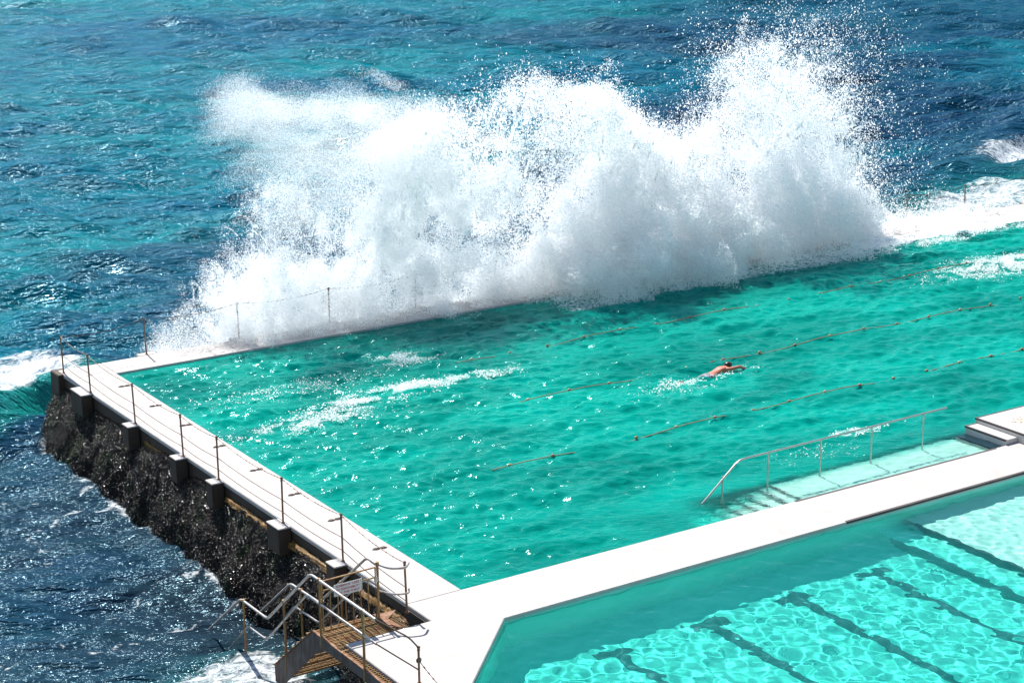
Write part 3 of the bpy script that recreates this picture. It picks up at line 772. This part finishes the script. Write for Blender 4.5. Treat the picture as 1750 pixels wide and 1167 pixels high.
# sign
SG = empty("sign", (-3.16, gy - .05, .97)); tag(SG, "small white warning board with red lettering fixed to the gate bars", "sign")
b = MB(); b.box(-3.52, -2.84, gy - .05, gy - .035, .835, 1.11); b.build("board", M['sign'], SG, bevel=.004)
b = MB(); b.box(-2.85, -2.822, gy - .055, gy - .03, .83, 1.115); b.build("edge_strip", M['rail'], SG)
lines = ["ICEBERGS TAKE", "NO RESPONSIBILITY", "PAST THIS POINT"]
for i, tx in enumerate(lines):
    cu = bpy.data.curves.new("lettering", 'FONT'); cu.body = tx; cu.size = .082; cu.align_x = 'CENTER'; cu.align_y = 'CENTER'
    cu.extrude = .001; cu.offset = .0012; cu.materials.append(M['red'])
    to = bpy.data.objects.new("lettering", cu); COL.objects.link(to)
    bpy.context.view_layer.update()
    me = bpy.data.meshes.new_from_object(to); bpy.data.objects.remove(to)
    o = bpy.data.objects.new("lettering", me); COL.objects.link(o); o.parent = SG
    wdt = max(v.co.x for v in me.vertices) * 2; s = min(1, .6 / wdt)
    o.rotation_euler = (pi / 2, 0, 0); o.scale = (s, .92, 1)
    o.location = Vector((-3.18, gy - .053, 1.06 - i * .085)) - SG.location

# ------------------------------------------------------------------ lane ropes
def lane_rope(y, x0, x1, sp, phase, label):
    R = empty("lane_rope", ((x0 + x1) / 2, y, -.06)); tag(R, label, "lane rope", "lane ropes across the lap pool")
    xs = np.arange(x0, x1, .12)
    zz = -.03 + .05 * np.sin(xs * 1.15 + phase) + .045 * np.sin(xs * .47 + 2 * phase)
    yy = y + .02 * np.sin(xs * .35 + phase)
    zz = np.clip(zz, -.14, .03)
    b = MB(); b.tube(list(zip(xs, yy, zz)), .013, 6); b.build("rope", M['rope'], R)
    x = x0 + sp * .4; k = 0
    while x < x1:
        z = float(np.interp(x, xs, zz)); z = max(z, -.05) + .015; yv = float(np.interp(x, xs, yy))
        b = MB(); b.ball((x, yv, z), .047, 10, 7, (1.25, .9, .9)); b.build("float", M['float'] if k % 4 else M['floatpale'], R, True)
        x += sp; k += 1
lane_rope(6.52, 5.0, 45, 1.43, .4, "orange lane rope nearest the submerged ledge, third from the ocean wall")
lane_rope(11.12, 8.6, 46, 1.52, 1.7, "orange lane rope running just behind the swimmer in mid pool")
lane_rope(15.78, 9.5, 47, 1.5, 2.9, "orange lane rope closest to the bursting wave, in the spray's shadow")

# ------------------------------------------------------------------ people
def skinned(name, pts, edges, mats, sub=2, parent=None, root=0):
    me = bpy.data.meshes.new(name)
    me.from_pydata([p[:3] for p in pts], edges, []); me.materials.append(mats)
    o = bpy.data.objects.new(name, me); COL.objects.link(o)
    if parent: o.parent = parent; o.location = -parent.location
    sk = o.modifiers.new("skin", 'SKIN'); sk.use_smooth_shade = True
    for v, p in zip(me.skin_vertices[0].data, pts):
        v.radius = (p[3], p[4] if len(p) > 4 else p[3]); v.use_root = False
    me.skin_vertices[0].data[root].use_root = True
    s = o.modifiers.new("sub", 'SUBSURF'); s.levels = sub; s.render_levels = sub
    return o
def hand(base, d, up, k, scale=1.0):
    """palm with four bent fingers and a thumb as skin points; returns pts, edges to append after index k"""
    base = Vector(base); d = Vector(d).normalized(); up = Vector(up).normalized(); sd = d.cross(up).normalized()
    pts = []; ed = []
    palm = base + d * .05 * scale; pts.append((*palm, .034 * scale, .02 * scale)); pi_ = k
    end = base + d * .09 * scale; pts.append((*end, .036 * scale, .018 * scale)); ed.append((pi_, pi_ + 1)); n = k + 2
    for q, (o, L) in enumerate(((-.03, .075), (-.01, .085), (.01, .08), (.03, .062))):
        a = end + sd * o * scale + d * .012; m_ = a + (d * .5 * L - up * .008) * scale; e = m_ + (d * .45 * L - up * .02) * scale
        pts += [(*a, .009 * scale), (*m_, .0085 * scale), (*e, .007 * scale)]
        ed += [(pi_ + 1, n), (n, n + 1), (n + 1, n + 2)]; n += 3
    t1 = palm + sd * -.035 * scale; t2 = t1 + (sd * -.025 + d * .035) * scale
    pts += [(*t1, .012 * scale), (*t2, .009 * scale)]; ed += [(pi_, n), (n, n + 1)]
    return pts, ed
def swimmer():
    P = empty("person", (15, 10.2, 0)); tag(P, "person swimming freestyle beside the middle lane rope in grey shorts", "person")
    k = 1.22
    ax = Vector((.985, .17, 0)); sd = Vector((-.17, .985, 0)); o0 = Vector((16.18, 10.30, -.075))   # base of the neck
    def L(a, s, z): p = o0 + ax * a * k + sd * s * k; return (p.x, p.y, p.z + z * k)
    pts = []; ed = []
    def add(p, r, par=None, r2=None):
        pts.append((*p, r * k, (r2 or r) * k)); i = len(pts) - 1
        if par is not None: ed.append((par, i))
        return i
    pel = add(L(-.62, 0, -.05), .135, None, .10)
    wa = add(L(-.42, 0, -.02), .125, pel, .09); ch = add(L(-.2, 0, .02), .155, wa, .11); up_ = add(L(-.06, 0, .05), .13, ch, .09)
    nk = add(L(.05, .01, .05), .055, up_); hb = add(L(.13, .02, .07), .078, nk, .085); hd = add(L(.21, .03, .06), .072, hb, .08)
    for s in (-1, 1):
        hp = add(L(-.72, .085 * s, -.06), .085, pel); kn = add(L(-1.12, .11 * s, -.09 - .03 * s), .062, hp)
        an = add(L(-1.5, .10 * s, -.08 + .05 * s), .04, kn); ft = add(L(-1.68, .11 * s, -.05 + .05 * s), .035, an, .02); 
    # near arm: elbow high, forearm reaching forward along the surface
    sh = add(L(-.05, -.19, .07), .062, up_); el = add(L(.2, -.34, .13), .045, sh); wr = add(L(.43, -.33, .03), .03, el)
    hp_, he = hand(L(.44, -.33, .02), ax - Vector((0, 0, .25)), (0, 0, 1), len(pts), k)
    ed.append((wr, len(pts))); pts += hp_; ed += he
    # far arm pulling under water
    sh = add(L(-.05, .19, .02), .06, up_); el = add(L(.05, .33, -.16), .045, sh); wr = add(L(-.08, .36, -.38), .03, el)
    hp_, he = hand(L(-.09, .36, -.39), (-.3, 0, -1), (1, 0, 0), len(pts), k)
    ed.append((wr, len(pts))); pts += hp_; ed += he
    skinned("body", pts, ed, M['skin'], 2, P, pel)
    # nose, ears
    b = MB(); c = Vector(L(.20, -.045, .02)); b.ball(c, .022 * k, 8, 6); c2 = Vector(L(.16, -.06, .05)); b.ball(c2, .028 * k, 8, 6, (.6, .4, 1)); b.build("ear", M['skin'], P, True)
    # hair
    b = MB(); c = Vector(L(.165, .03, .105)); b.ball(c, .105 * k, 14, 9, (1.12, .92, .85)); h = b.build("hair", M['hair'], P, True)
    # shorts
    pts = []; ed = []
    pel = add(L(-.5, 0, -.035), .138, None, .105); a2 = add(L(-.64, 0, -.05), .15, pel, .115)
    for s in (-1, 1): hp = add(L(-.74, .085 * s, -.06), .098, a2); add(L(-.93, .10 * s, -.075), .086, hp)
    skinned("shorts", pts, ed, M['shorts'], 2, P, 0)
swimmer()
def wader():
    P = empty("person", (15.6, -4.0, -.7)); tag(P, "tanned person standing in the shallow lower pool, cut off by the right edge", "person")
    pts = []; ed = []
    def add(p, r, par=None, r2=None):
        pts.append((*p, r, r2 or r)); i = len(pts) - 1
        if par is not None: ed.append((par, i))
        return i
    x, y = 15.46, -3.5
    pel = add((x, y, .22), .15, None, .11); wa = add((x, y, .4), .13, pel, .1); ch = add((x, y, .62), .16, wa, .115); up_ = add((x, y, .76), .13, ch, .09)
    nk = add((x, y, .86), .055, up_); hb = add((x, y, .95), .075, nk, .085); add((x, y, 1.05), .08, hb, .09)
    for s in (-1, 1):
        hp = add((x + .09 * s, y, .12), .088, pel); kn = add((x + .1 * s, y, -.3), .06, hp); an = add((x + .1 * s, y, -.68), .042, kn); add((x + .1 * s, y - .14, -.72), .04, an, .025)
        sh = add((x + .2 * s, y, .74), .058, up_); el = add((x + .27 * s, y + .02, .46), .042, sh); wr = add((x + .29 * s, y - .06, .22), .03, el)
        hp_, he = hand((x + .29 * s, y - .06, .21), (0, -.1, -1), (0, -1, 0), len(pts)); ed.append((wr, len(pts))); pts.extend(hp_); ed.extend(he)
    skinned("body", pts, ed, M['skin'], 2, P, pel)
    b = MB(); b.ball((x, y + .015, 1.08), .1, 12, 8, (.9, 1, 1)); b.build("hair", M['hair'], P, True)
    pts = []; ed = []
    a = add((x, y, .28), .155, None, .118); a2 = add((x, y, .16), .16, a, .125)
    for s in (-1, 1): hp = add((x + .09 * s, y, .08), .1, a2); add((x + .1 * s, y, -.12), .09, hp)
    skinned("shorts", pts, ed, M['shorts'], 2, P, 0)
wader()

# ------------------------------------------------------------------ the burst of spray
def sample_field(dens, lo, hi, n, seed, batch=1500000):
    r = np.random.default_rng(seed); out = []; got = 0
    lo = np.array(lo); hi = np.array(hi)
    for _ in range(40):
        p = lo + r.random((batch, 3)) * (hi - lo)
        d = dens(p[:, 0], p[:, 1], p[:, 2]); q = p[r.random(batch) < d]
        out.append(q); got += len(q)
        if got >= n: break
    return np.concatenate(out)[:n]
def specks(name, P, size, m, parent=None, seed=1, stretch=None):
    """every droplet is a tiny three-cornered flake turned at random"""
    r = np.random.default_rng(seed); n = len(P)
    a = r.normal(size=(n, 3)); a /= np.linalg.norm(a, axis=1)[:, None]
    b = np.cross(a, r.normal(size=(n, 3))); b /= np.linalg.norm(b, axis=1)[:, None]
    s = np.asarray(size).reshape(-1, 1)
    v0 = a * s; v1 = (-.5 * a + .866 * b) * s; v2 = (-.5 * a - .866 * b) * s
    V = np.stack([v0, v1, v2], 1)
    if stretch is not None: V = V * np.array(stretch)[None, None]
    V = V + P[:, None]
    F = np.arange(n * 3).reshape(n, 3)
    return tri_mesh(name, V.reshape(-1, 3), F, m, parent)

HX = [1.4, 2.2, 3, 4.1, 5.0, 5.8, 6.8, 7.4, 8.2, 9.2, 10, 11, 12.5, 15, 17, 20, 21, 22.2, 23, 24, 25.0, 25.7, 26.5, 28, 29.3, 30.6, 31.6, 32.5, 33.2, 33.9]
HZ = [-.4, .5, 1.3, 1.9, 2.9, 3.9, 4.9, 5.2, 4.3, 3.7, 4.0, 5.4, 6.5, 7.1, 7.3, 6.9, 6.3, 5.4, 5.0, 4.9, 5.1, 6.1, 7.1, 7.5, 7.4, 6.6, 5.6, 3.8, 1.9, -.4]
def body(x, y, z):
    # billow warp
    wx = fbm(x * .45, y * .45, z * .45, 3, 0) - .5; wz = fbm(x * .45 + 31, y * .45, z * .45 + 7, 3, 1) - .5
    n1 = fbm((x + wx * 2.2) * .75, y * .75, (z + wz * 2.2) * .75, 5, 2)
    bil = 1 - np.abs(2 * fbm((x + wx * 3) * .35 + 5, y * .4, (z + wz * 3) * .35, 4, 1) - 1) * 2.2
    h = np.interp(x, HX, HZ)
    t = np.clip(z / np.maximum(h, .1), 0, 1.3)
    yc = 22.5 - .9 * t ** 2 * (x > 10) + 1.2 * t; hw = 1.5 - .45 * t
    e = np.minimum((h - z) / (.55 + .12 * h), (hw - np.abs(y - yc)) / .7)
    e = np.minimum(e, (x - 1.6) / .8)
    fine = fbm(x * 2.6, y * 2.6, z * 1.9, 3, 0)
    d = e + (n1 - .5) * 4.2 + (bil - .4) * 1.0 - .15 + (fine - .5) * 1.6
    dd = sstep(0, 1.6, d) * (.12 + .88 * sstep(.36, .58, fine))
    win = fbm((x + z * .45) * .55, y * .2, (z - x * .1) * .4, 3, 1); dd = dd * (.22 + .78 * sstep(.38, .58, win))
    # front-left plume stands a little apart from the veil behind it
    dd = dd * np.where((x < 10.5) & (z > h - .2), .25, 1)
    return np.clip(dd, 0, 1) * (z > -1.9)
def veil(x, y, z):
    wx = fbm(x * .5, y * .5, z * .5, 3, 0) - .5
    n1 = fbm((x + z * .55 + wx * 1.5) * .5, y * .5, (z - x * .1 + wx) * 1.1, 5, 2)
    left = sstep(-.6, 2.0, x - (4.7 + (8.6 - z) * .25) + (n1 - .5) * 2.2)
    top = sstep(-.2, 1.3, (8.7 - (x - 5) * .12 - z) + (n1 - .5) * 2.4)
    bot = sstep(2.2, 5.0, z + (n1 - .5))
    band = np.exp(-((z - (7.6 - (x - 5) * .05)) / 1.5) ** 2)
    core = .30 + .6 * np.maximum(band, sstep(8.6, 12.5, x + (n1 - .5) * 3 + (z - 6) * .3))
    return left * top * bot * sstep(15, 12.5, x) * core * (.15 + .85 * sstep(.32, .62, n1)) * np.exp(-((y - 23.2) / 1.0) ** 2)
def crest(x, y, z):
    """looser drops thrown above and beyond the burst"""
    h = np.interp(x, HX, HZ)
    over = z - h
    n1 = fbm(x * .8, y * .8, z * .8, 4, 1); n2 = fbm(x * 3, y * 3, z * 3, 2, 2)
    a = np.exp(-np.clip(over, 0, 9) / (.3 + .3 * sstep(23, 27, x))) * (over > -2.2) * sstep(3, 12, x) * .8
    R = np.exp(-(((x - 29.8) / 3.4) ** 2 + ((z - 5.9) / 2.3) ** 2)) * .5
    C = sstep(31, 32.6, x) * sstep(37.5, 33, x) * sstep(7.8, 5.5, z) * sstep(-1, 3, z) * .13
    return np.clip(np.maximum(np.maximum(a, R), C), 0, 1) * sstep(.3, .62, n1) * (.25 + .75 * sstep(.4, .65, n2)) * np.exp(-((y - 22.9) / 1.5) ** 2)
def spill(x, y, z):
    """white water thrown over the wall onto the pool"""
    n1 = fbm(x * .55, y * .7, z * .6, 4, 2); n2 = fbm(x * 1.9, y * 1.9, z * 1.6, 4, 0)
    yf = np.interp(x, [14.5, 16.2, 17.4, 20, 23, 25.5, 28, 31, 33, 35, 40], [21.6, 20.3, 18.7, 18.5, 18.55, 19.5, 18.9, 18.9, 20.4, 20.6, 20.7]) - (n1 - .5) * 2.6 - (fbm(x * 1.3, z * .4, 0 * x, 3, 1) - .5) * 2.2
    h = np.interp(x, [14, 17, 19, 24, 28, 32, 34, 36], [.3, 2.2, 3.8, 3.6, 3.8, 3, .8, .15])
    prof = h * np.sqrt(np.clip((y - yf) / 2.6, 0, 1)) + .12
    n3 = fbm(x * 6, y * 6, z * 5, 2, 1)
    d = (prof - z) / .6 + (n2 - .5) * 4.2 + (n1 - .5) * 2.4 + (n3 - .5) * 1.2
    return sstep(0, .6, d) * (.10 + .9 * sstep(.40, .58, n3 * .5 + n2 * .5)) * (.25 + .75 * sstep(.36, .58, fbm((x + z * .4) * .6 + 8, y * .3, z * .35, 3, 0))) * (y > yf) * (y < 22.6) * (z > -.1)
SP = empty("wave_spray", (18, 22, 0)); tag(SP, "towering burst of white sea spray crashing over the ocean wall", "spray", kind="stuff")
def add_spray(name, P, s0, s1, seed, stretch=None, fine_left=.62):
    r = np.random.default_rng(seed)
    o = specks(name, P, (s0 + (s1 - s0) * r.random(len(P)) ** 2) * np.interp(P[:, 0], [7, 15], [fine_left, 1]), M['spray'], SP, seed, stretch); o["kind"] = "stuff"; return o
add_spray("burst", sample_field(body, (1, 19.6, -1.9), (34.5, 25.2, 9.4), 1150000, 1), .016, .036, 21)
add_spray("mist_veil", sample_field(veil, (2, 21, 1.8), (15.2, 25.5, 9.6), 620000, 2), .009, .018, 22)
add_spray("droplet", sample_field(crest, (3, 20, -.5), (38, 26, 11), 150000, 3), .012, .042, 23, (1, 1, 1.3))
add_spray("spill", sample_field(spill, (14, 17.2, -.1), (41, 22.6, 5.5), 520000, 4), .016, .036, 24)
add_spray("burst", sample_field(body, (1, 20.6, -1.0), (14, 25.2, 7.4), 420000, 9), .014, .03, 29)
def jets():
    """ropes and fingers of water flung off the top of the burst"""
    r = np.random.default_rng(77); P = []; S = []
    for k in range(620):
        x = r.uniform(3.5, 34); h = np.interp(x, HX, HZ); z = h * r.uniform(.25, 1.0) ** .5 + r.normal() * .2; y = r.uniform(21.4, 23.2)
        ang = radians(90) + (18 - x) * .02 + r.normal() * .35
        if x > 24: ang = radians(90) - (x - 29) * .09 + r.normal() * .4
        v = r.uniform(1.2, 4.2); L = r.uniform(.12, .42); n = int(r.uniform(60, 190))
        t = r.random(n) ** 1.4 * L
        px = x + cos(ang) * v * t; pz = z + sin(ang) * v * t - 4.9 * t * t; py = y + r.normal() * .4 * t
        w_ = .02 + .30 * t
        P.append(np.c_[px, py, pz] + r.normal(size=(n, 3)) * w_[:, None] * .45); S.append(r.uniform(.014, .045, n) * (1.1 - t / L * .5) * np.interp(x, [8, 16], [.55, 1]))
    return np.concatenate(P), np.concatenate(S)
jp, js = jets(); o = specks("water_finger", jp, js, M['spray'], SP, 78); o["kind"] = "stuff"
# low white wash running along the wall top
def wash(x, y, z):
    n = fbm(x * 1.3, y * 1.6, z * 1.3, 4, 1)
    h = np.interp(x, [1.5, 3, 8, 9.5, 17, 30, 34, 40, 46], [.15, .5, .7, 1.9, 2.0, 1.0, .5, .12, .1])
    yc = np.interp(x, [1.5, 3, 8, 10, 17, 34, 40, 46], [22.2, 22.4, 22.4, 21.9, 21.8, 22.3, 21.2, 20.8])
    return sstep(0, .5, (h * (.4 + 1.2 * n) - z)) * sstep(1.25, .5, np.abs(y - yc) + (n - .5) * 1.2) * sstep(.35, .55, n)
add_spray("wash", sample_field(wash, (1.5, 20.2, -.4), (46, 23.9, 2.6), 260000, 5), .014, .03, 25)

# splashes on the lap pool
def splash(name, centres, n, label, seed):
    r = np.random.default_rng(seed); P = []; S = []
    for (x, y, rx, ry, h, k) in centres:
        m_ = int(n * k); u = r.normal(size=(m_, 2))
        p = np.c_[x + u[:, 0] * rx, y + u[:, 1] * ry, LW + .02 + np.abs(r.normal(size=m_)) * h * np.exp(-(u ** 2).sum(1) / 2)]
        q = fbm(p[:, 0] * 2.2, p[:, 1] * 3, 0 * p[:, 0], 3, 1); P.append(p[q > .47])
    P = np.concatenate(P)
    o = specks(name, P, r.uniform(.01, .032, len(P)), M['spray'], None, seed, (1.3, 1, .8)); tag(o, label, "splash", kind="stuff")
splash("splash", [(2.6, 13.0, 1.1, .35, .08, .3), (4.6, 13.9, .7, .3, .1, .25), (6.8, 14.3, 1.1, .3, .1, .35), (8.4, 17.2, .5, .3, .12, .2), (9.4, 14.2, .8, .3, .06, .1), (4, 16.3, 1.6, .5, .05, .12)], 15000, "fizzing white splashes scattered over the far left of the lap pool", 41)
splash("splash", [(33.6, 15.0, 1.5, .6, .15, .8), (35.5, 19.8, 4, .35, .12, 1.2)], 22000, "white splash and spilled foam at the right end of the lap pool", 42)
splash("splash", [(15.9, 9.95, .7, .12, .06, .3), (14.5, 9.75, .4, .12, .08, .25), (13.6, 10.0, .35, .25, .12, .35), (16.7, 10.0, .3, .2, .05, .12), (14.2, 9.2, .5, .2, .03, .1), (12.9, 9.6, .6, .3, .03, .1)], 1500, "splashes kicked up around the freestyle swimmer", 43)
splash("splash", [(14.95, 3.35, .45, .12, .08, 1), (16.5, 3.2, .3, .1, .04, .3), (13.2, 2.6, .8, .4, .02, .15)], 1500, "little white splash beyond the stainless handrail", 44)
